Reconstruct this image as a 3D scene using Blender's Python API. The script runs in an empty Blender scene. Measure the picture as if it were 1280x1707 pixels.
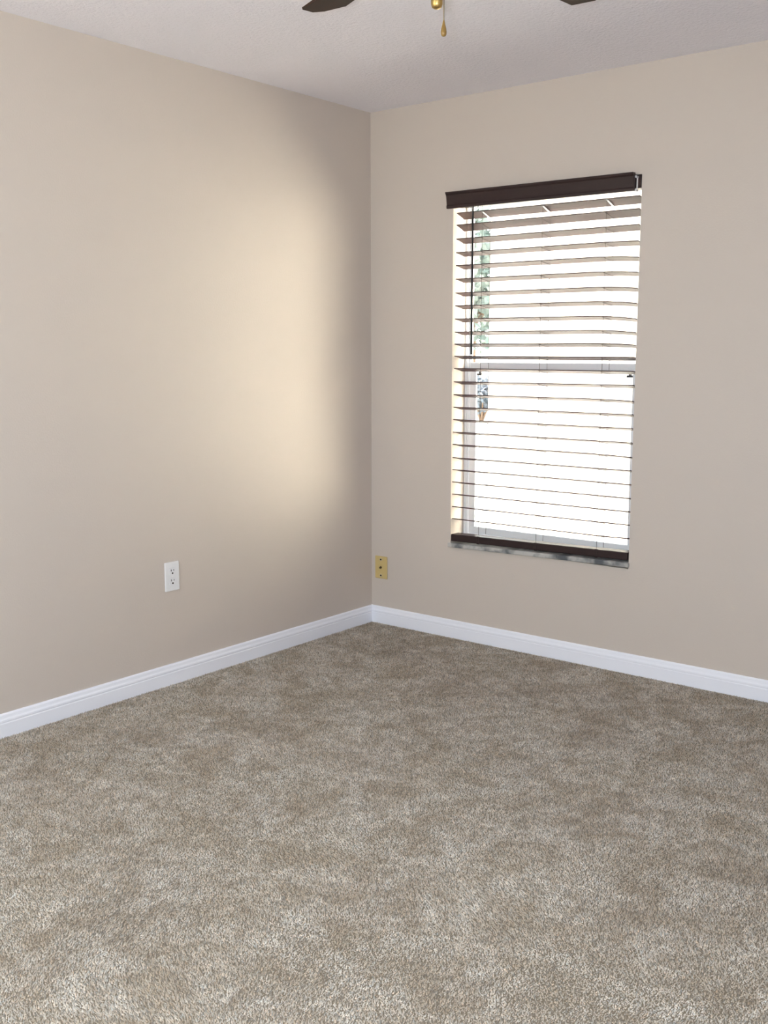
import bpy, bmesh, math, random
import numpy as np
from mathutils import Vector, Matrix, noise as mnoise

S = bpy.context.scene
C = S.collection
random.seed(7)

# ------------------------------------------------------------------ camera
CAM = Vector((3.24947, -3.96430, 1.33642))
YAW, PITCH, ROLL, FPX = 0.674669, 0.152439, -0.00115, 1744.136
cd = bpy.data.cameras.new('camera'); cam = bpy.data.objects.new('camera', cd); C.objects.link(cam)
fw = Vector((-math.sin(YAW) * math.cos(PITCH), math.cos(YAW) * math.cos(PITCH), -math.sin(PITCH)))
rt = Vector((math.cos(YAW), math.sin(YAW), 0)); up = rt.cross(fw)
r2 = rt * math.cos(ROLL) + up * math.sin(ROLL); u2 = -rt * math.sin(ROLL) + up * math.cos(ROLL)
M = Matrix((r2, u2, -fw)).transposed().to_4x4(); M.translation = CAM
cam.matrix_world = M
cd.sensor_fit = 'VERTICAL'; cd.sensor_height = 36.0; cd.lens = 36.0 * FPX / 1707.0
cd.clip_start = 0.02; cd.clip_end = 200
S.camera = cam

# ------------------------------------------------------------------ world, sun, flash, exposure
w = bpy.data.worlds.new('sky'); S.world = w; w.use_nodes = True
bg = w.node_tree.nodes['Background']
bg.inputs['Color'].default_value = (0.93, 0.97, 1.0, 1)     # bright hazy midday sky
bg.inputs['Strength'].default_value = 6.0
sd = bpy.data.lights.new('sun', 'SUN'); sun = bpy.data.objects.new('sun', sd); C.objects.link(sun)
sd.energy = 66.0; sd.color = (1.0, 0.95, 0.89); sd.angle = math.radians(0.53)
sun.rotation_euler = Vector((0.84, 0.005, -0.54)).to_track_quat('-Z', 'Y').to_euler()
# the camera's own flash, a few centimetres beside and above the lens (its shadows show beside fan and chain)
fd = bpy.data.lights.new('camera_flash', 'AREA'); flash = bpy.data.objects.new('camera_flash', fd); C.objects.link(flash)
fd.shape = 'RECTANGLE'; fd.size = 0.02; fd.size_y = 0.035; fd.energy = 40.0; fd.color = (0.82, 0.91, 1.0)
Mf = M.copy(); Mf.translation = CAM - r2 * 0.058 + u2 * 0.04 + fw * 0.03
flash.matrix_world = Mf
# daylight enters through the window: a portal helps the renderer find it
pd = bpy.data.lights.new('window_portal', 'AREA'); portal = bpy.data.objects.new('window_portal', pd); C.objects.link(portal)
pd.shape = 'RECTANGLE'; pd.size = 0.9; pd.size_y = 1.56; pd.cycles.is_portal = True
portal.location = (0.93, 0.17, 1.24); portal.rotation_euler = (math.radians(-90), 0, 0)
pd2 = bpy.data.lights.new('window_portal', 'AREA'); portal2 = bpy.data.objects.new('window_portal', pd2); C.objects.link(portal2)
pd2.shape = 'RECTANGLE'; pd2.size = 1.5; pd2.size_y = 1.35; pd2.cycles.is_portal = True
portal2.location = (1.15, -4.31, 1.475); portal2.rotation_euler = (math.radians(90), 0, 0)  # portal of the added window behind the camera
S.view_settings.view_transform = 'Standard'; S.view_settings.look = 'None'
S.view_settings.exposure = 0.40; S.view_settings.gamma = 1.0; S.view_settings.use_curve_mapping = False
S.cycles.max_bounces = 14; S.cycles.diffuse_bounces = 10; S.cycles.glossy_bounces = 4
S.cycles.transparent_max_bounces = 16; S.cycles.sample_clamp_indirect = 80.0
S.cycles.use_denoising = True

# ------------------------------------------------------------------ helpers
def mat(name, col, rough=0.6, spec=0.5, metal=0.0, bump=None, tint=None, coat=0.0):
    """bump=(scale, strength, distance, detail); tint=(colour2, scale, detail, lo, hi)"""
    m = bpy.data.materials.new(name); m.use_nodes = True
    nt = m.node_tree; b = nt.nodes['Principled BSDF']
    b.inputs['Base Color'].default_value = (*col, 1); b.inputs['Roughness'].default_value = rough
    b.inputs['Specular IOR Level'].default_value = spec; b.inputs['Metallic'].default_value = metal
    b.inputs['Coat Weight'].default_value = coat
    tc = nt.nodes.new('ShaderNodeTexCoord')
    if tint:
        c2, sc, det, lo, hi = tint
        n = nt.nodes.new('ShaderNodeTexNoise'); n.inputs['Scale'].default_value = sc; n.inputs['Detail'].default_value = det
        mr = nt.nodes.new('ShaderNodeMapRange'); mr.inputs['From Min'].default_value = lo; mr.inputs['From Max'].default_value = hi
        mx = nt.nodes.new('ShaderNodeMix'); mx.data_type = 'RGBA'
        mx.inputs['A'].default_value = (*col, 1); mx.inputs['B'].default_value = (*c2, 1)
        nt.links.new(tc.outputs['Object'], n.inputs['Vector']); nt.links.new(n.outputs['Fac'], mr.inputs['Value'])
        nt.links.new(mr.outputs['Result'], mx.inputs['Factor']); nt.links.new(mx.outputs['Result'], b.inputs['Base Color'])
    if bump:
        sc, st, di, det = bump
        n = nt.nodes.new('ShaderNodeTexNoise'); n.inputs['Scale'].default_value = sc; n.inputs['Detail'].default_value = det
        bp = nt.nodes.new('ShaderNodeBump'); bp.inputs['Strength'].default_value = st; bp.inputs['Distance'].default_value = di
        nt.links.new(tc.outputs['Object'], n.inputs['Vector']); nt.links.new(n.outputs['Fac'], bp.inputs['Height'])
        nt.links.new(bp.outputs['Normal'], b.inputs['Normal'])
    return m

def wood(name, c1, c2, scale, rough, spec, axis=0):
    m = mat(name, c1, rough, spec)
    nt = m.node_tree; b = nt.nodes['Principled BSDF']; tc = nt.nodes.new('ShaderNodeTexCoord')
    mp = nt.nodes.new('ShaderNodeMapping'); s = [scale] * 3; s[axis] = scale * 0.06; mp.inputs['Scale'].default_value = s
    n = nt.nodes.new('ShaderNodeTexNoise'); n.inputs['Scale'].default_value = 1; n.inputs['Detail'].default_value = 6
    mx = nt.nodes.new('ShaderNodeMix'); mx.data_type = 'RGBA'
    mx.inputs['A'].default_value = (*c1, 1); mx.inputs['B'].default_value = (*c2, 1)
    nt.links.new(tc.outputs['Object'], mp.inputs['Vector']); nt.links.new(mp.outputs['Vector'], n.inputs['Vector'])
    nt.links.new(n.outputs['Fac'], mx.inputs['Factor']); nt.links.new(mx.outputs['Result'], b.inputs['Base Color'])
    return m

def mesh_obj(name, bm, m, parent=None, smooth=False):
    bmesh.ops.recalc_face_normals(bm, faces=bm.faces[:])
    me = bpy.data.meshes.new(name); bm.to_mesh(me); bm.free()
    if smooth:
        for p in me.polygons: p.use_smooth = True
    me.materials.append(m)
    o = bpy.data.objects.new(name, me); C.objects.link(o)
    if parent: o.parent = parent
    return o

def tag(o, label=None, cat=None, group=None, kind=None):
    for k, v in (('label', label), ('category', cat), ('group', group), ('kind', kind)):
        if v: o[k] = v
    return o

def empty(name, loc=(0, 0, 0)):
    o = bpy.data.objects.new(name, None); C.objects.link(o); o.location = loc; o.empty_display_size = 0.05
    return o

def box(bm, x0, x1, y0, y1, z0, z1, bev=0.0, seg=2):
    r = bmesh.ops.create_cube(bm, size=1.0)
    vs = r['verts']
    for v in vs:
        v.co = Vector(((x0 + x1) / 2 + v.co.x * (x1 - x0), (y0 + y1) / 2 + v.co.y * (y1 - y0), (z0 + z1) / 2 + v.co.z * (z1 - z0)))
    if bev > 0:
        es = list({e for v in vs for e in v.link_edges})
        bmesh.ops.bevel(bm, geom=es, offset=bev, segments=seg, affect='EDGES', profile=0.5)
    return vs

def nbox(name, m, parent, *a, **k):
    bm = bmesh.new(); box(bm, *a, **k); return mesh_obj(name, bm, m, parent)

def tube(bm, pts, r, n=8, cap=True):
    rings = []
    for i, p in enumerate(pts):
        p = Vector(p)
        a = Vector(pts[max(0, i - 1)]); b = Vector(pts[min(len(pts) - 1, i + 1)])
        d = (b - a).normalized(); s = Vector((1, 0, 0)) if abs(d.x) < 0.9 else Vector((0, 1, 0))
        u = d.cross(s).normalized(); v = d.cross(u)
        rr = r[i] if isinstance(r, (list, tuple)) else r
        rings.append([bm.verts.new(p + (u * math.cos(t) + v * math.sin(t)) * rr) for t in (2 * math.pi * k / n for k in range(n))])
    for A, B in zip(rings, rings[1:]):
        for k in range(n): bm.faces.new((A[k], A[(k + 1) % n], B[(k + 1) % n], B[k]))
    if cap: bm.faces.new(rings[0]); bm.faces.new(rings[-1])

def lathe(bm, prof, n=32, c=(0, 0, 0)):
    rings = []
    for r, z in prof:
        rings.append([bm.verts.new((c[0] + r * math.cos(2 * math.pi * k / n), c[1] + r * math.sin(2 * math.pi * k / n), c[2] + z)) for k in range(n)])
    for A, B in zip(rings, rings[1:]):
        for k in range(n): bm.faces.new((A[k], A[(k + 1) % n], B[(k + 1) % n], B[k]))
    bm.faces.new(rings[0]); bm.faces.new(rings[-1])

def prism(bm, poly, axis, a0, a1, place):
    """poly: 2D points; place(p, a) -> 3D"""
    A = [bm.verts.new(place(p, a0)) for p in poly]; B = [bm.verts.new(place(p, a1)) for p in poly]
    n = len(poly)
    for k in range(n): bm.faces.new((A[k], A[(k + 1) % n], B[(k + 1) % n], B[k]))
    bm.faces.new(A); bm.faces.new(B)

# ------------------------------------------------------------------ materials
WALL = mat('beige_wall_paint', (0.60, 0.54, 0.49), 0.55, 0.25, bump=(160, 0.12, 0.004, 3))
CEIL = mat('white_textured_ceiling', (0.87, 0.86, 0.93), 0.9, 0.1, bump=(85, 0.55, 0.008, 4))
TRIM = mat('white_gloss_trim', (0.86, 0.885, 0.97), 0.35, 0.4)
FRAMEM = mat('white_window_frame', (0.80, 0.82, 0.85), 0.4, 0.4)
DARKM = mat('dark_latch', (0.06, 0.06, 0.07), 0.4)
SILLM = mat('grey_marble', (0.50, 0.49, 0.47), 0.3, 0.4, tint=((0.10, 0.11, 0.12), 14, 6, 0.42, 0.62))
BLINDM = wood('dark_brown_blind', (0.022, 0.011, 0.011), (0.036, 0.018, 0.017), 90, 0.42, 0.4)
SLATM = wood('dark_brown_slat', (0.060, 0.032, 0.032), (0.085, 0.046, 0.046), 90, 0.5, 0.18)
CORDM = mat('brown_cord', (0.07, 0.05, 0.045), 0.8)
WANDM = mat('dark_wand', (0.012, 0.010, 0.012), 0.5, 0.15)
CLIPM = mat('white_clip', (0.82, 0.82, 0.84), 0.4)
OUTM = mat('white_plastic', (0.78, 0.79, 0.82), 0.35, 0.5)
SLOTM = mat('dark_slot', (0.022, 0.018, 0.016), 0.9, 0.05)
IVORYM = mat('ivory_yellow_plastic', (0.60, 0.46, 0.20), 0.4, 0.4)
IVORY2 = mat('pale_ivory_boss', (0.68, 0.56, 0.34), 0.4, 0.4)
BRASSM = mat('polished_brass', (0.55, 0.38, 0.14), 0.4, 0.5, metal=1.0)
CHAINM = mat('dull_brass_chain', (0.28, 0.22, 0.16), 0.4, 0.5, metal=0.8)
PENDM = mat('honey_pendant', (0.24, 0.14, 0.035), 0.3, 0.5)
FANM = wood('dark_walnut_blade', (0.028, 0.016, 0.012), (0.055, 0.030, 0.020), 40, 0.6, 0.15)
STUCCO = mat('cream_stucco', (0.62, 0.57, 0.50), 0.9, 0.1, bump=(30, 0.3, 0.01, 4))
GROUNDM = mat('pale_concrete_ground', (0.40, 0.38, 0.35), 0.9, 0.1, tint=((0.33, 0.32, 0.29), 0.8, 5, 0.4, 0.6))
ROOFM = mat('grey_shingle', (0.22, 0.21, 0.20), 0.9, 0.1)
BARKM = mat('bark', (0.16, 0.11, 0.08), 0.9, 0.1, bump=(20, 0.6, 0.02, 5))
LEAFM = mat('tree_leaf', (0.13, 0.17, 0.15), 0.6, 0.3, tint=((0.19, 0.22, 0.20), 2.0, 3, 0.4, 0.6))
LEAF2 = mat('shrub_leaf', (0.09, 0.11, 0.13), 0.6, 0.3, tint=((0.14, 0.15, 0.18), 3.0, 3, 0.4, 0.6))
GLASSM = bpy.data.materials.new('window_glass'); GLASSM.use_nodes = True
nt = GLASSM.node_tree; nt.nodes.clear()
o_ = nt.nodes.new('ShaderNodeOutputMaterial'); tr = nt.nodes.new('ShaderNodeBsdfTransparent'); gl = nt.nodes.new('ShaderNodeBsdfGlossy')
tr.inputs['Color'].default_value = (0.95, 0.97, 0.96, 1); gl.inputs['Roughness'].default_value = 0.0
fr = nt.nodes.new('ShaderNodeFresnel'); fr.inputs['IOR'].default_value = 1.5; ms = nt.nodes.new('ShaderNodeMixShader')
ge = nt.nodes.new('ShaderNodeNewGeometry'); mm = nt.nodes.new('ShaderNodeMath'); mm.operation = 'SUBTRACT'; mm.inputs[0].default_value = 1.0
mu = nt.nodes.new('ShaderNodeMath'); mu.operation = 'MULTIPLY'                # no refraction inside the thin pane: reflect on entering only
nt.links.new(ge.outputs['Backfacing'], mm.inputs[1]); nt.links.new(mm.outputs[0], mu.inputs[0]); nt.links.new(fr.outputs[0], mu.inputs[1])
nt.links.new(mu.outputs[0], ms.inputs[0]); nt.links.new(tr.outputs[0], ms.inputs[1]); nt.links.new(gl.outputs[0], ms.inputs[2])
nt.links.new(ms.outputs[0], o_.inputs['Surface'])
# carpet: fibre colour per tuft (attribute) and soft mottling of the pile
CARPET = bpy.data.materials.new('beige_carpet_pile'); CARPET.use_nodes = True
nt = CARPET.node_tree; b = nt.nodes['Principled BSDF']; b.inputs['Roughness'].default_value = 0.95; b.inputs['Specular IOR Level'].default_value = 0.1
b.inputs['Sheen Weight'].default_value = 0.15
tc = nt.nodes.new('ShaderNodeTexCoord')
def cnoise(sc, det, lo, hi):
    n = nt.nodes.new('ShaderNodeTexNoise'); n.inputs['Scale'].default_value = sc; n.inputs['Detail'].default_value = det; n.inputs['Roughness'].default_value = 0.68; n.inputs['Distortion'].default_value = 0.6
    mr = nt.nodes.new('ShaderNodeMapRange'); mr.inputs['From Min'].default_value = lo; mr.inputs['From Max'].default_value = hi
    nt.links.new(tc.outputs['Object'], n.inputs['Vector']); nt.links.new(n.outputs['Fac'], mr.inputs['Value']); return mr.outputs['Result']
def cmix(fac, a, bb, mode='MIX'):
    mx = nt.nodes.new('ShaderNodeMix'); mx.data_type = 'RGBA'; mx.blend_type = mode
    if hasattr(fac, 'links'): nt.links.new(fac, mx.inputs['Factor'])
    else: mx.inputs['Factor'].default_value = fac
    for k, v in (('A', a), ('B', bb)):
        if hasattr(v, 'links'): nt.links.new(v, mx.inputs[k])
        else: mx.inputs[k].default_value = (*v, 1)
    return mx.outputs['Result']
at = nt.nodes.new('ShaderNodeVertexColor'); at.layer_name = 'fibre'
coarse = cmix(cnoise(6.0, 7, 0.43, 0.61), (0.655, 0.61, 0.54), (0.445, 0.38, 0.30))
base = cmix(cnoise(19.0, 6, 0.42, 0.70), coarse, (0.39, 0.325, 0.25))
nt.links.new(cmix(1.0, base, at.outputs['Color'], 'MULTIPLY'), b.inputs['Base Color'])
CARPETBASE = mat('carpet_backing', (0.25, 0.21, 0.16), 1.0, 0.0, bump=(300, 0.5, 0.004, 3))

# ------------------------------------------------------------------ the room
XR, YF, H, TW = 3.60, -4.15, 2.44, 0.137
WX0, WX1, WZ0, WZ1 = 0.4775, 1.3790, 0.440, 2.024
def st(o): return tag(o, kind='structure')
st(nbox('floor', CARPETBASE, None, -TW, XR + TW, YF - TW, TW, -0.15, -0.006))
bm = bmesh.new(); box(bm, -0.7, XR + 0.7, YF - 0.7, 0.30, H, H + 0.16); st(mesh_obj('ceiling', bm, CEIL))
st(nbox('wall_left', WALL, None, -TW, 0, YF, 0, -0.006, H))
st(nbox('wall_right', WALL, None, XR, XR + TW, YF, 0, -0.006, H))
def wall_with_hole(name, ya, yb, hx0, hx1, hz0, hz1):
    bm = bmesh.new()
    def ring(y):
        o = [bm.verts.new(v) for v in ((-TW, y, -0.006), (XR + TW, y, -0.006), (XR + TW, y, H), (-TW, y, H))]
        i = [bm.verts.new(v) for v in ((hx0, y, hz0), (hx1, y, hz0), (hx1, y, hz1), (hx0, y, hz1))]
        for k in range(4): bm.faces.new((o[k], o[(k + 1) % 4], i[(k + 1) % 4], i[k]))
        return o, i
    o0, i0 = ring(ya); o1, i1 = ring(yb)
    for k in range(4):
        bm.faces.new((o0[k], o0[(k + 1) % 4], o1[(k + 1) % 4], o1[k])); bm.faces.new((i0[k], i0[(k + 1) % 4], i1[(k + 1) % 4], i1[k]))
    st(mesh_obj(name, bm, WALL))
wall_with_hole('wall_back', 0.0, TW, WX0, WX1, WZ0, WZ1)
wall_with_hole('wall_front', YF - TW, YF, 0.4, 1.9, 0.8, 2.15)          # opening for an added window, unseen behind the photographer, brightens the room
bm = bmesh.new()
for a_ in ((0.4, 0.44, 0.8, 2.15), (1.86, 1.9, 0.8, 2.15), (0.44, 1.86, 0.8, 0.84), (0.44, 1.86, 2.11, 2.15), (0.44, 1.86, 1.45, 1.49)):
    box(bm, a_[0], a_[1], YF - 0.13, YF - 0.08, a_[2], a_[3])
w2 = st(mesh_obj('added_fill_window', bm, FRAMEM))
for za, zb in ((0.835, 1.455), (1.485, 2.115)): nbox('pane', GLASSM, w2, 0.435, 1.865, YF - 0.107, YF - 0.103, za, zb)
# baseboards: colonial profile (depth, height), mitred in the corners
BP = [(0, -0.006), (0.013, -0.006), (0.013, 0.045), (0.0118, 0.0475), (0.0118, 0.050), (0.013, 0.052), (0.0125, 0.058), (0.0095, 0.064),
      (0.0085, 0.069), (0.0078, 0.074), (0.0058, 0.078), (0.003, 0.080), (0, 0.080)]
def baseboard(name, f0, f1):
    bm = bmesh.new(); A = [bm.verts.new(f0(d, z)) for d, z in BP]; B = [bm.verts.new(f1(d, z)) for d, z in BP]
    n = len(BP)
    for k in range(n): bm.faces.new((A[k], A[(k + 1) % n], B[(k + 1) % n], B[k]))
    bm.faces.new(A); bm.faces.new(B)
    st(mesh_obj(name, bm, TRIM))
baseboard('baseboard_left', lambda d, z: (d, -d, z), lambda d, z: (d, YF + d, z))
baseboard('baseboard_back', lambda d, z: (d, -d, z), lambda d, z: (XR - d, -d, z))
baseboard('baseboard_right', lambda d, z: (XR - d, -d, z), lambda d, z: (XR - d, YF + d, z))
baseboard('baseboard_front', lambda d, z: (d, YF + d, z), lambda d, z: (XR - d, YF + d, z))

# ------------------------------------------------------------------ carpet pile (stuff): real tufts
def carpet():
    rng = np.random.default_rng(3)
    sp = 0.0045
    xs = np.arange(0.016, 3.58, sp); ys = np.arange(-3.75, -0.015, sp)
    X, Y = np.meshgrid(xs, ys); X = X.ravel() + rng.uniform(-.45, .45, X.size) * sp; Y = Y.ravel() + rng.uniform(-.45, .45, Y.size) * sp
    keep = (X > 0.0135) & (Y < -0.0135) & ((X - 3.25) * 0.64 + 0.0 < 2.2)
    # leave out what lies behind the photographer's line (never in view)
    keep &= ((X - 3.25) * -0.625 + (Y + 3.96) * 0.78) > 1.0
    X, Y = X[keep], Y[keep]; n = X.size
    # lean of the pile changes softly in patches
    def field(seed):
        r = np.random.default_rng(seed); f = np.zeros(n)
        for k in range(14):
            a = r.uniform(0, 6.28); fr = r.uniform(2, 16); f += np.sin(fr * (X * np.cos(a) + Y * np.sin(a)) + r.uniform(0, 6.28)) / 5
        return f
    lx = field(1) * 0.0022 + rng.normal(0, 0.0026, n); ly = field(2) * 0.0022 + rng.normal(0, 0.0026, n)
    h = rng.uniform(0.0035, 0.0075, n); r0 = rng.uniform(0.0016, 0.0027, n); a0 = rng.uniform(0, 6.28, n)
    V = np.empty((n, 4, 3), np.float32)
    for k in range(3):
        V[:, k, 0] = X + r0 * np.cos(a0 + k * 2.0944); V[:, k, 1] = Y + r0 * np.sin(a0 + k * 2.0944); V[:, k, 2] = -0.0062
    V[:, 3, 0] = X + lx; V[:, 3, 1] = Y + ly; V[:, 3, 2] = -0.006 + h
    V[:, :, 0] = np.maximum(V[:, :, 0], 0.0132); V[:, :, 1] = np.minimum(V[:, :, 1], -0.0132)
    base = (np.arange(n) * 4)[:, None, None]
    F = (base + np.array([[0, 1, 3], [1, 2, 3], [2, 0, 3]])[None]).reshape(-1).astype(np.int32)
    me = bpy.data.meshes.new('carpet_pile')
    me.vertices.add(n * 4); me.vertices.foreach_set('co', V.reshape(-1))
    me.loops.add(n * 9); me.loops.foreach_set('vertex_index', F)
    me.polygons.add(n * 3); me.polygons.foreach_set('loop_start', (np.arange(n * 3) * 3).astype(np.int32))
    me.update(calc_edges=True)
    col = me.color_attributes.new('fibre', 'FLOAT_COLOR', 'POINT')
    t = rng.choice([0.55, 0.80, 1.0, 1.0, 1.1, 1.25], n) * rng.uniform(0.9, 1.1, n)
    warm = rng.normal(0, 0.04, n)
    cc = np.ones((n, 4, 4), np.float32)
    cc[:, :, 0] = (t * (1 + warm))[:, None]; cc[:, :, 1] = t[:, None]; cc[:, :, 2] = (t * (1 - warm))[:, None]
    col.data.foreach_set('color', cc.reshape(-1))
    me.materials.append(CARPET)
    o = bpy.data.objects.new('carpet_pile', me); C.objects.link(o)
    tag(o, 'mottled beige cut pile carpet covering the whole floor', 'carpet', kind='stuff')
carpet()

# ------------------------------------------------------------------ window
win = tag(empty('window_1', ((WX0 + WX1) / 2, 0.14, WZ0)), 'white single hung window with two sashes behind dark blinds', kind='structure')
win_inv = Matrix.Translation(-win.location)
def wp(o, p=win):
    o.parent = p; o.matrix_parent_inverse = Matrix.Translation(-win.location); return o
FY0, FY1 = 0.103, 0.136
for nm, a in (('window_jamb', (WX0, WX0 + 0.012, FY0, FY1, WZ0 + 0.02, WZ1)), ('window_jamb', (WX1 - 0.012, WX1, FY0, FY1, WZ0 + 0.02, WZ1)),
              ('window_head', (WX0 + 0.012, WX1 - 0.012, FY0, FY1, WZ1 - 0.012, WZ1)), ('window_threshold', (WX0 + 0.012, WX1 - 0.012, FY0, FY1, WZ0 + 0.02, WZ0 + 0.044)),
              ('window_stop', (WX0 + 0.012, WX0 + 0.024, FY0 + 0.003, 0.119, WZ0 + 0.044, 1.285)), ('window_stop', (WX1 - 0.024, WX1 - 0.012, FY0 + 0.003, 0.119, WZ0 + 0.044, 1.285))):
    wp(nbox(nm, FRAMEM, None, *a, bev=0.003))
def sash(z0, z1, y0, y1, x0, x1, sw, bot, top):
    s = tag(wp(nbox('sash_rail', FRAMEM, None, x0, x1, y0, y1, z0, z0 + bot, bev=0.003)))
    wp(nbox('sash_rail', FRAMEM, None, x0, x1, y0, y1, z1 - top, z1, bev=0.003))
    wp(nbox('sash_stile', FRAMEM, None, x0, x0 + sw, y0, y1, z0 + bot, z1 - top, bev=0.003))
    wp(nbox('sash_stile', FRAMEM, None, x1 - sw, x1, y0, y1, z0 + bot, z1 - top, bev=0.003))
    wp(nbox('pane', GLASSM, None, x0 + sw - 0.004, x1 - sw + 0.004, (y0 + y1) / 2 - 0.0015, (y0 + y1) / 2 + 0.0015, z0 + bot - 0.004, z1 - top + 0.004))
sash(WZ0 + 0.045, 1.285, 0.107, 0.119, WX0 + 0.026, WX1 - 0.026, 0.036, 0.034, 0.034)
sash(1.252, WZ1 - 0.013, 0.122, 0.134, WX0 + 0.013, WX1 - 0.013, 0.014, 0.032, 0.014)
for x in (0.560, 1.305):
    bm = bmesh.new(); box(bm, x - 0.012, x + 0.012, 0.098, 0.114, 1.226, 1.236, 0.002); box(bm, x - 0.003, x + 0.008, 0.100, 0.113, 1.234, 1.252, 0.002)
    wp(mesh_obj('sash_latch', bm, DARKM))
# marble sill, a little out of level as in the photograph
bm = bmesh.new(); box(bm, WX0 - 0.008, WX1 + 0.004, -0.014, 0.0, -0.020, 0.0, 0.003); box(bm, WX0 + 0.001, WX1 - 0.001, 0.0, 0.108, -0.018, 0.0)
for v in bm.verts: v.co.z += 0.459 + (v.co.x - 0.93) * 0.020
s_ = wp(mesh_obj('window_sill', bm, SILLM)); tag(s_, 'mottled grey marble sill with worn front edge')

# ------------------------------------------------------------------ window blind
blind = tag(empty('window_blind', (0.93, 0.04, 0.47)), 'dark brown wooden slatted blind hanging open in the window', 'window blind')
def bp(o, p=None):
    if p is None: o.parent = blind; o.matrix_parent_inverse = Matrix.Translation(-blind.location)
    else: o.parent = p
    return o
# headrail, valance with clips
bp(nbox('headrail', BLINDM, None, 0.486, 1.3755, 0.004, 0.062, 1.972, 2.022, bev=0.002))
VP = [(-0.040, 0.070), (-0.037, 0.062), (-0.032, 0.056), (-0.030, 0.046), (-0.027, 0.026), (-0.026, 0.016), (-0.0285, 0.010), (-0.027, 0.0),
      (-0.016, 0.0), (-0.016, 0.070)]
bm = bmesh.new(); prism(bm, VP, 0, 0.459, 1.3585, lambda p, a: (a, p[0], 1.9615 + p[1] - (a - 0.9) * 0.006)); bp(mesh_obj('valance', bm, BLINDM))
for x in (0.62, 1.3575):
    bm = bmesh.new(); box(bm, x - 0.004, x + 0.006, -0.018, 0.004, 1.958, 1.966, 0.001); box(bm, x - 0.002, x + 0.006, -0.017, 0.004, 2.010, 2.018, 0.001)
    box(bm, x + 0.002, x + 0.006, -0.006, -0.001, 1.960, 2.016)
    bp(mesh_obj('valance_clip', bm, CLIPM))
ZL = [1.9484, 1.8966, 1.836, 1.7762, 1.7196, 1.6601, 1.5988, 1.5418, 1.483, 1.4247, 1.3705, 1.3159, 1.2599, 1.2, 1.1414, 1.0838, 1.027, .9694, .9122, .8508, .7949, .7373, .6803, .6214, .5640]
ZR = [1.946, 1.8964, 1.8355, 1.7716, 1.7092, 1.6503, 1.5876, 1.5279, 1.4661, 1.4119, 1.3622, 1.3126, 1.2563, 1.2003, 1.1355, 1.0812, 1.0247, .9662, .9063, .8513, .7941, .7367, .6805, .6247, .5681]
LAD = (0.627, 0.930, 1.226)
def slat_z(i, x):
    zl, zr = ZL[i], ZR[i]; d = zr - zl
    if abs(d) < 0.004: return zl + d * (x - 0.48) / 0.89
    t = max(0.0, (x - 1.16) / 0.208)                            # right end hangs beyond the last ladder
    return zl + d * 0.15 * (x - 0.48) / 0.89 + d * 0.85 * t * t
SD, STH = 0.063, 0.0038
tilts = []
for i in range(25):
    tilt = math.radians({0: 20, 1: 20, 2: 14.5}.get(i, 11.0)); tilts.append(tilt)
    x0 = 0.4898 - 0.0148 * i / 24; x1 = 1.3690 - 0.0023 * i / 24 - 0.0005
    bm = bmesh.new(); N = 14; rings = []
    for k in range(N + 1):
        x = x0 + (x1 - x0) * k / N; zf = slat_z(i, x); prof = []
        for s, t in ((0, 0), (0.25, 0.0008), (0.5, 0.0011), (0.75, 0.0008), (1, 0)):
            prof.append((s * SD, t))
        loop = [(a, c) for a, c in prof] + [(a, c - STH) for a, c in reversed(prof)]
        rings.append([bm.verts.new((x, 0.010 + a * math.cos(tilt) + c * math.sin(tilt), zf - a * math.sin(tilt) + c * math.cos(tilt))) for a, c in loop])
    for A, B in zip(rings, rings[1:]):
        for k in range(10): bm.faces.new((A[k], A[(k + 1) % 10], B[(k + 1) % 10], B[k]))
    bm.faces.new(rings[0]); bm.faces.new(rings[-1])
    bp(mesh_obj('slat', bm, SLATM))
# ladders: front and back cords, one rung under each slat, and the lift cord
for lx in LAD:
    bm = bmesh.new(); R = 0.0009
    fr_, bk_ = [(lx, 0.008, 1.975)], [(lx, 0.075, 1.975)]
    for i in range(25):
        z = slat_z(i, lx); a = tilts[i]; yb = 0.0115 + SD * math.cos(a); zb = z - SD * math.sin(a)
        fr_.append((lx, 0.0085, z - 0.002)); bk_.append((lx, yb, zb - 0.002))
        if i: tube(bm, [(lx - 0.006, 0.0088, z - STH - 0.0012), (lx + 0.006, yb - 0.0005, zb - STH - 0.0012)], R, 5)
    fr_.append((lx, 0.009, 0.50)); bk_.append((lx, 0.070, 0.496))
    tube(bm, fr_, R, 5); tube(bm, bk_, R, 5)
    bp(mesh_obj('ladder_cord', bm, CORDM))
    z = slat_z(0, lx); a = tilts[0]
    bm = bmesh.new()
    pf = Vector((lx, 0.0085, z - STH - 0.002)); pb = Vector((lx, 0.011 + SD * math.cos(a), z - SD * math.sin(a) - STH - 0.002))
    q4 = [pf + Vector((-.004, 0, 0)), pf + Vector((.004, 0, 0)), pb + Vector((.004, 0, 0)), pb + Vector((-.004, 0, 0))]
    A = [bm.verts.new(v) for v in q4]; B = [bm.verts.new(v + Vector((0, 0, -0.0012))) for v in q4]
    bm.faces.new(A); bm.faces.new(B)
    for k in range(4): bm.faces.new((A[k], A[(k + 1) % 4], B[(k + 1) % 4], B[k]))
    bp(mesh_obj('ladder_tape', bm, CLIPM))
# tilt wand
bm = bmesh.new(); tube(bm, [(0.5885, -0.006, 1.985), (0.5887, -0.009, 1.94), (0.589, -0.010, 1.60), (0.5892, -0.010, 1.322)], [0.0020, 0.0040, 0.0042, 0.0046], 6)
bp(mesh_obj('tilt_wand', bm, WANDM))
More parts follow.
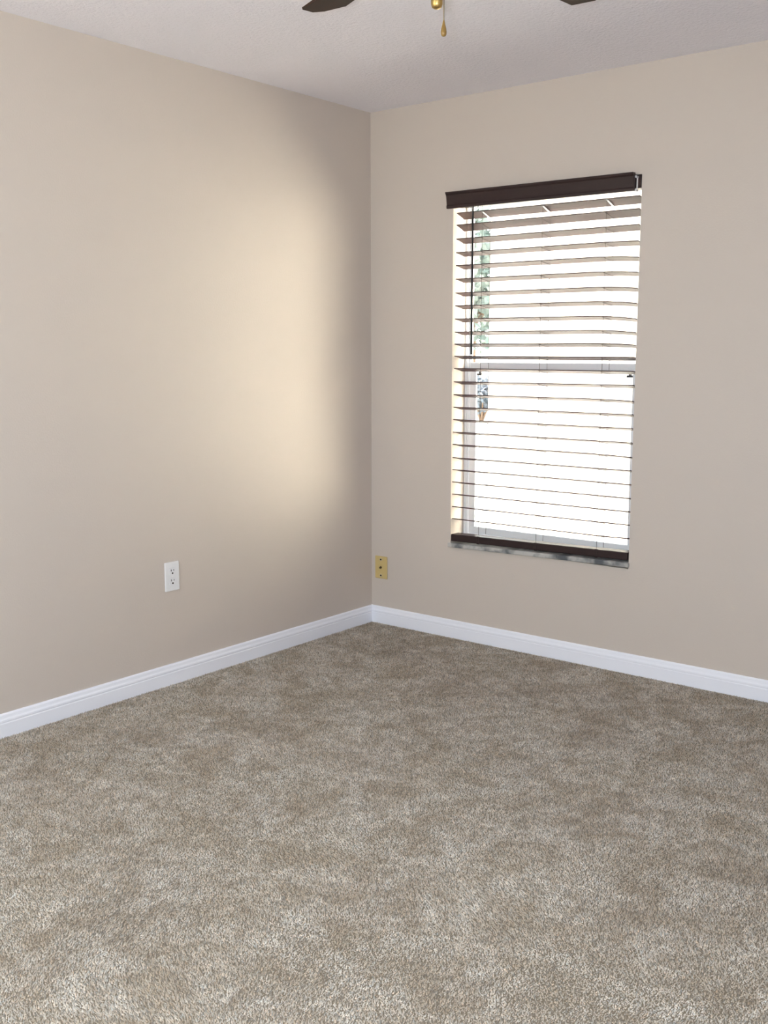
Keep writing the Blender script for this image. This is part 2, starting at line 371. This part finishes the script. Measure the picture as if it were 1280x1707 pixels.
# bottom rail with cord plugs
bm = bmesh.new(); box(bm, 0.4755, 1.371, 0.004, 0.064, 0.0, 0.033, 0.004, 3)
for v in bm.verts: v.co.z += 0.4655 + (v.co.x - 0.93) * 0.020
bp(mesh_obj('bottom_rail', bm, BLINDM))
for lx in LAD:
    bm = bmesh.new(); zc = 0.4655 + (lx - 0.93) * 0.02
    box(bm, lx - 0.007, lx + 0.007, 0.0025, 0.012, zc - 0.0015, zc + 0.0345, 0.002); bp(mesh_obj('cord_plug', bm, BLINDM))

# ------------------------------------------------------------------ wall plates
def rot_plate(name, loc, rz):
    o = empty(name, loc); o.rotation_euler = (0, 0, rz); return o
def disc(bm, x, z, r, y0, y1, n=16):
    tube(bm, [(x, y0, z), (x, y1, z)], r, n)
# duplex outlet on the left wall: local +x along the wall, local -y out of the wall
out = tag(rot_plate('wall_outlet', (0.0, -1.274, 0.441), math.radians(90)), 'white duplex power outlet low on the beige wall beside the corner', 'outlet')
nbox('cover_plate', OUTM, out, -0.0365, 0.0365, -0.006, 0.0, -0.0595, 0.0595, bev=0.0028)
for zc in (-0.0205, 0.0205):
    bm = bmesh.new(); pts = []
    for k in range(24):
        t = 2 * math.pi * k / 24; pts.append((max(-0.0172, min(0.0172, 0.0195 * math.cos(t))), max(-0.0142, min(0.0142, 0.0185 * math.sin(t)))))
    prism(bm, pts, 1, -0.0075, -0.004, lambda p, a: (p[0], a, zc + p[1]))
    rc = mesh_obj('receptacle', bm, OUTM, out)
    nbox('slot', SLOTM, rc, -0.0082, -0.0052, -0.0078, -0.0060, zc + 0.001, zc + 0.0090)
    nbox('slot', SLOTM, rc, 0.0052, 0.0078, -0.0078, -0.0060, zc + 0.002, zc + 0.0085)
    bm = bmesh.new(); disc(bm, 0.0, zc - 0.0070, 0.0038, -0.0079, -0.006); mesh_obj('ground_hole', bm, SLOTM, rc)
bm = bmesh.new(); disc(bm, 0, 0, 0.003, -0.0072, -0.005); mesh_obj('screw', bm, CLIPM, out)
# ivory cable plate on the back wall by the corner
jk = tag(rot_plate('cable_plate', (0.0635, 0.0, 0.278), 0), 'yellowed ivory cable jack plate low on the wall beside the corner', 'wall plate')
nbox('cover_plate', IVORYM, jk, -0.0375, 0.0375, -0.006, 0.0, -0.0565, 0.0565, bev=0.0028)
for zc, r in ((0.040, 0.0085), (-0.040, 0.0085)):
    bm = bmesh.new(); disc(bm, 0, zc, r, -0.0072, -0.005); sc = mesh_obj('screw_boss', bm, IVORY2, jk)
    bm = bmesh.new(); disc(bm, 0, zc, 0.0048, -0.0078, -0.006); mesh_obj('screw', bm, SLOTM, sc)
bm = bmesh.new(); disc(bm, 0, 0, 0.0065, -0.010, -0.005, 6); tube(bm, [(0, -0.005, 0), (0, -0.016, 0)], 0.0044, 12); cj = mesh_obj('coaxial_jack', bm, mat('old_brass', (0.14, 0.10, 0.06), 0.4, metal=0.7), jk)

# ------------------------------------------------------------------ ceiling fan
FX, FYc, FZ = 1.7957, -1.9563, 2.258
fan = tag(empty('ceiling_fan', (FX, FYc, H)), 'brass ceiling fan with five dark walnut blades hung close to the ceiling', 'ceiling fan')
def fp(o, p=None):
    if p is None: o.parent = fan
    return o
bm = bmesh.new(); lathe(bm, [(0.085, 0.0), (0.085, -0.012), (0.07, -0.03), (0.05, -0.04), (0.05, -0.05), (0.115, -0.056), (0.128, -0.075), (0.128, -0.135), (0.112, -0.158), (0.075, -0.168)])
mh = mesh_obj('motor_housing', bm, BRASSM, fan, True)
bm = bmesh.new(); lathe(bm, [(0.075, -0.168), (0.078, -0.20), (0.055, -0.212), (0.050, -0.22), (0.050, -0.285), (0.042, -0.305), (0.014, -0.318)])
mesh_obj('switch_housing', bm, BRASSM, fan, True)
bm = bmesh.new(); lathe(bm, [(0.006, -0.314), (0.0125, -0.317), (0.0130, -0.330), (0.0128, -0.340), (0.0108, -0.346), (0.006, -0.3492), (0.001, -0.350)], 20)
mesh_obj('finial', bm, BRASSM, fan, True)
R, BW, CH, TB, PIT, TH0 = 0.646, 0.132, 0.038, 0.018, math.radians(-11.6), math.radians(156.0)
outline = [(0.215, 0.046), (0.25, 0.056), (R - CH, BW / 2), (R, TB), (R, -TB), (R - CH, -BW / 2), (0.25, -0.056), (0.215, -0.046)]
for k in range(5):
    th = TH0 - k * 2 * math.pi / 5
    bm = bmesh.new(); T = 0.006
    A = [bm.verts.new((r, s * math.cos(PIT), s * math.sin(PIT))) for r, s in outline]
    B = [bm.verts.new((r, s * math.cos(PIT) - T * math.sin(PIT), s * math.sin(PIT) + T * math.cos(PIT))) for r, s in outline]
    bm.faces.new(A); bm.faces.new(B)
    for j in range(8): bm.faces.new((A[j], A[(j + 1) % 8], B[(j + 1) % 8], B[j]))
    bl = mesh_obj('blade', bm, FANM, fan); bl.location = (0, 0, FZ - H); bl.rotation_euler = (0, 0, th)
    bm = bmesh.new()
    tube(bm, [(0.068, 0, 0.012), (0.12, 0, -0.004), (0.20, 0, -0.006)], [0.013, 0.010, 0.009], 8)
    ip = [(0.19, 0.012), (0.215, 0.036), (0.245, 0.040), (0.26, 0.022), (0.285, 0.0), (0.26, -0.022), (0.245, -0.040), (0.215, -0.036), (0.19, -0.012)]
    prism(bm, ip, 2, -0.0045, -0.0005, lambda p, a: (p[0], p[1] * math.cos(PIT) - a * math.sin(PIT), p[1] * math.sin(PIT) + a * math.cos(PIT)))
    mesh_obj('blade_bracket', bm, BRASSM, bl)
# pull chain with a teardrop pendant; it hangs from the side of the switch housing
pc = Vector((0.0125, 0.0095, 0))
cx, cy = pc.x, pc.y
bm = bmesh.new(); tube(bm, [(cx, cy, -0.300), (cx, cy, -0.374)], 0.0011, 6)
for k in range(24): bmesh.ops.create_icosphere(bm, subdivisions=1, radius=0.0016, matrix=Matrix.Translation((cx, cy, -0.305 - k * 0.003)))
ch = mesh_obj('pull_chain', bm, CHAINM, fan)
bm = bmesh.new(); lathe(bm, [(0.0012, -0.372), (0.0022, -0.376), (0.0036, -0.383), (0.0056, -0.391), (0.0066, -0.398), (0.0062, -0.403), (0.0044, -0.4065), (0.0012, -0.408)], 16, (cx, cy, 0))
mesh_obj('pendant', bm, PENDM, ch, True)

# ------------------------------------------------------------------ outside the window
# added wall, out of view beside the window: bounces sun onto wall_left
st(nbox('added_bounce_wall', mat('white_stucco', (0.86, 0.80, 0.70), 0.9, 0.1, bump=(30, 0.3, 0.01, 4)), None, 3.1, 8.0, 0.31, 2.9, -0.25, 3.0))
st(nbox('ground', GROUNDM, None, -60, 40, -40, 80, -0.45, -0.25))
nb = tag(empty('neighbour_house', (2.0, 7.0, -0.25)), 'cream stucco house wall glaring in the sun outside the window', 'house')
def np_(o): o.parent = nb; o.matrix_parent_inverse = Matrix.Translation(-nb.location); return o
np_(nbox('house_wall', STUCCO, None, -1.92, 18.0, 4.0, 10.0, -0.25, 3.2))
bm = bmesh.new()
vs = [bm.verts.new(v) for v in ((-2.2, 3.75, 3.2), (18.3, 3.75, 3.2), (18.3, 10.25, 3.2), (-2.2, 10.25, 3.2), (0.8, 7.0, 4.9), (15.3, 7.0, 4.9))]
for f in ((0, 1, 5, 4), (1, 2, 5), (2, 3, 4, 5), (3, 0, 4), (0, 3, 2, 1)): bm.faces.new([vs[k] for k in f])
np_(mesh_obj('roof', bm, ROOFM))
def leafy(name, label, cat, loc, rx, rz, zc, nleaf, lsize, lm, trunk):
    e = tag(empty(name, loc), label, cat); rnd = random.Random(len(name))
    bm = bmesh.new()
    for k in range(nleaf):
        d = Vector((rnd.gauss(0, 1), rnd.gauss(0, 1), rnd.gauss(0, 1))).normalized()
        rr = rnd.random() ** 0.4 * (0.8 + 0.35 * mnoise.noise(d * 2.3))
        c = Vector((d.x * rx * rr, d.y * rx * rr, zc + d.z * rz * rr))
        u = Vector((rnd.gauss(0, 1), rnd.gauss(0, 1), rnd.gauss(0, 1))).normalized(); v = u.orthogonal().normalized()
        s = lsize * rnd.uniform(0.6, 1.3)
        ps = [c - u * s, c + v * s * 0.45, c + u * s, c - v * s * 0.45]
        bm.faces.new([bm.verts.new(p) for p in ps])
    me = bpy.data.meshes.new('foliage'); bm.to_mesh(me); bm.free(); me.materials.append(lm)
    o = bpy.data.objects.new('foliage', me); C.objects.link(o); o.parent = e
    bm = bmesh.new()
    if trunk:
        tube(bm, [(0, 0, 0), (0.05, 0, zc * 0.5), (0, 0.05, zc + rz * 0.4)], [0.22, 0.16, 0.05], 10)
        for k in range(6):
            a = k * 1.05; tube(bm, [(0.02, 0.02, zc * 0.6 + k * 0.15), (math.cos(a) * rx * 0.7, math.sin(a) * rx * 0.7, zc + 0.2 * k)], [0.08, 0.02], 6)
        mesh_obj('trunk', bm, BARKM, e, True)
    else:
        for k in range(7):
            a = k * 0.9; tube(bm, [(0, 0, 0), (math.cos(a) * rx * 0.5, math.sin(a) * rx * 0.5, zc)], [0.03, 0.01], 6)
        mesh_obj('stems', bm, BARKM, e, True)
    return e
leafy('broadleaf_tree', 'tall green tree far outside, seen through the upper blind slats', 'tree', (-12.3, 19.0, -0.25), 2.2, 2.6, 3.6, 2600, 0.16, LEAFM, True)
leafy('garden_shrub', 'dark rounded shrub far outside, seen through the lower blind slats', 'shrub', (-9.75, 15.8, -0.25), 0.55, 0.5, 0.62, 900, 0.07, LEAF2, False)
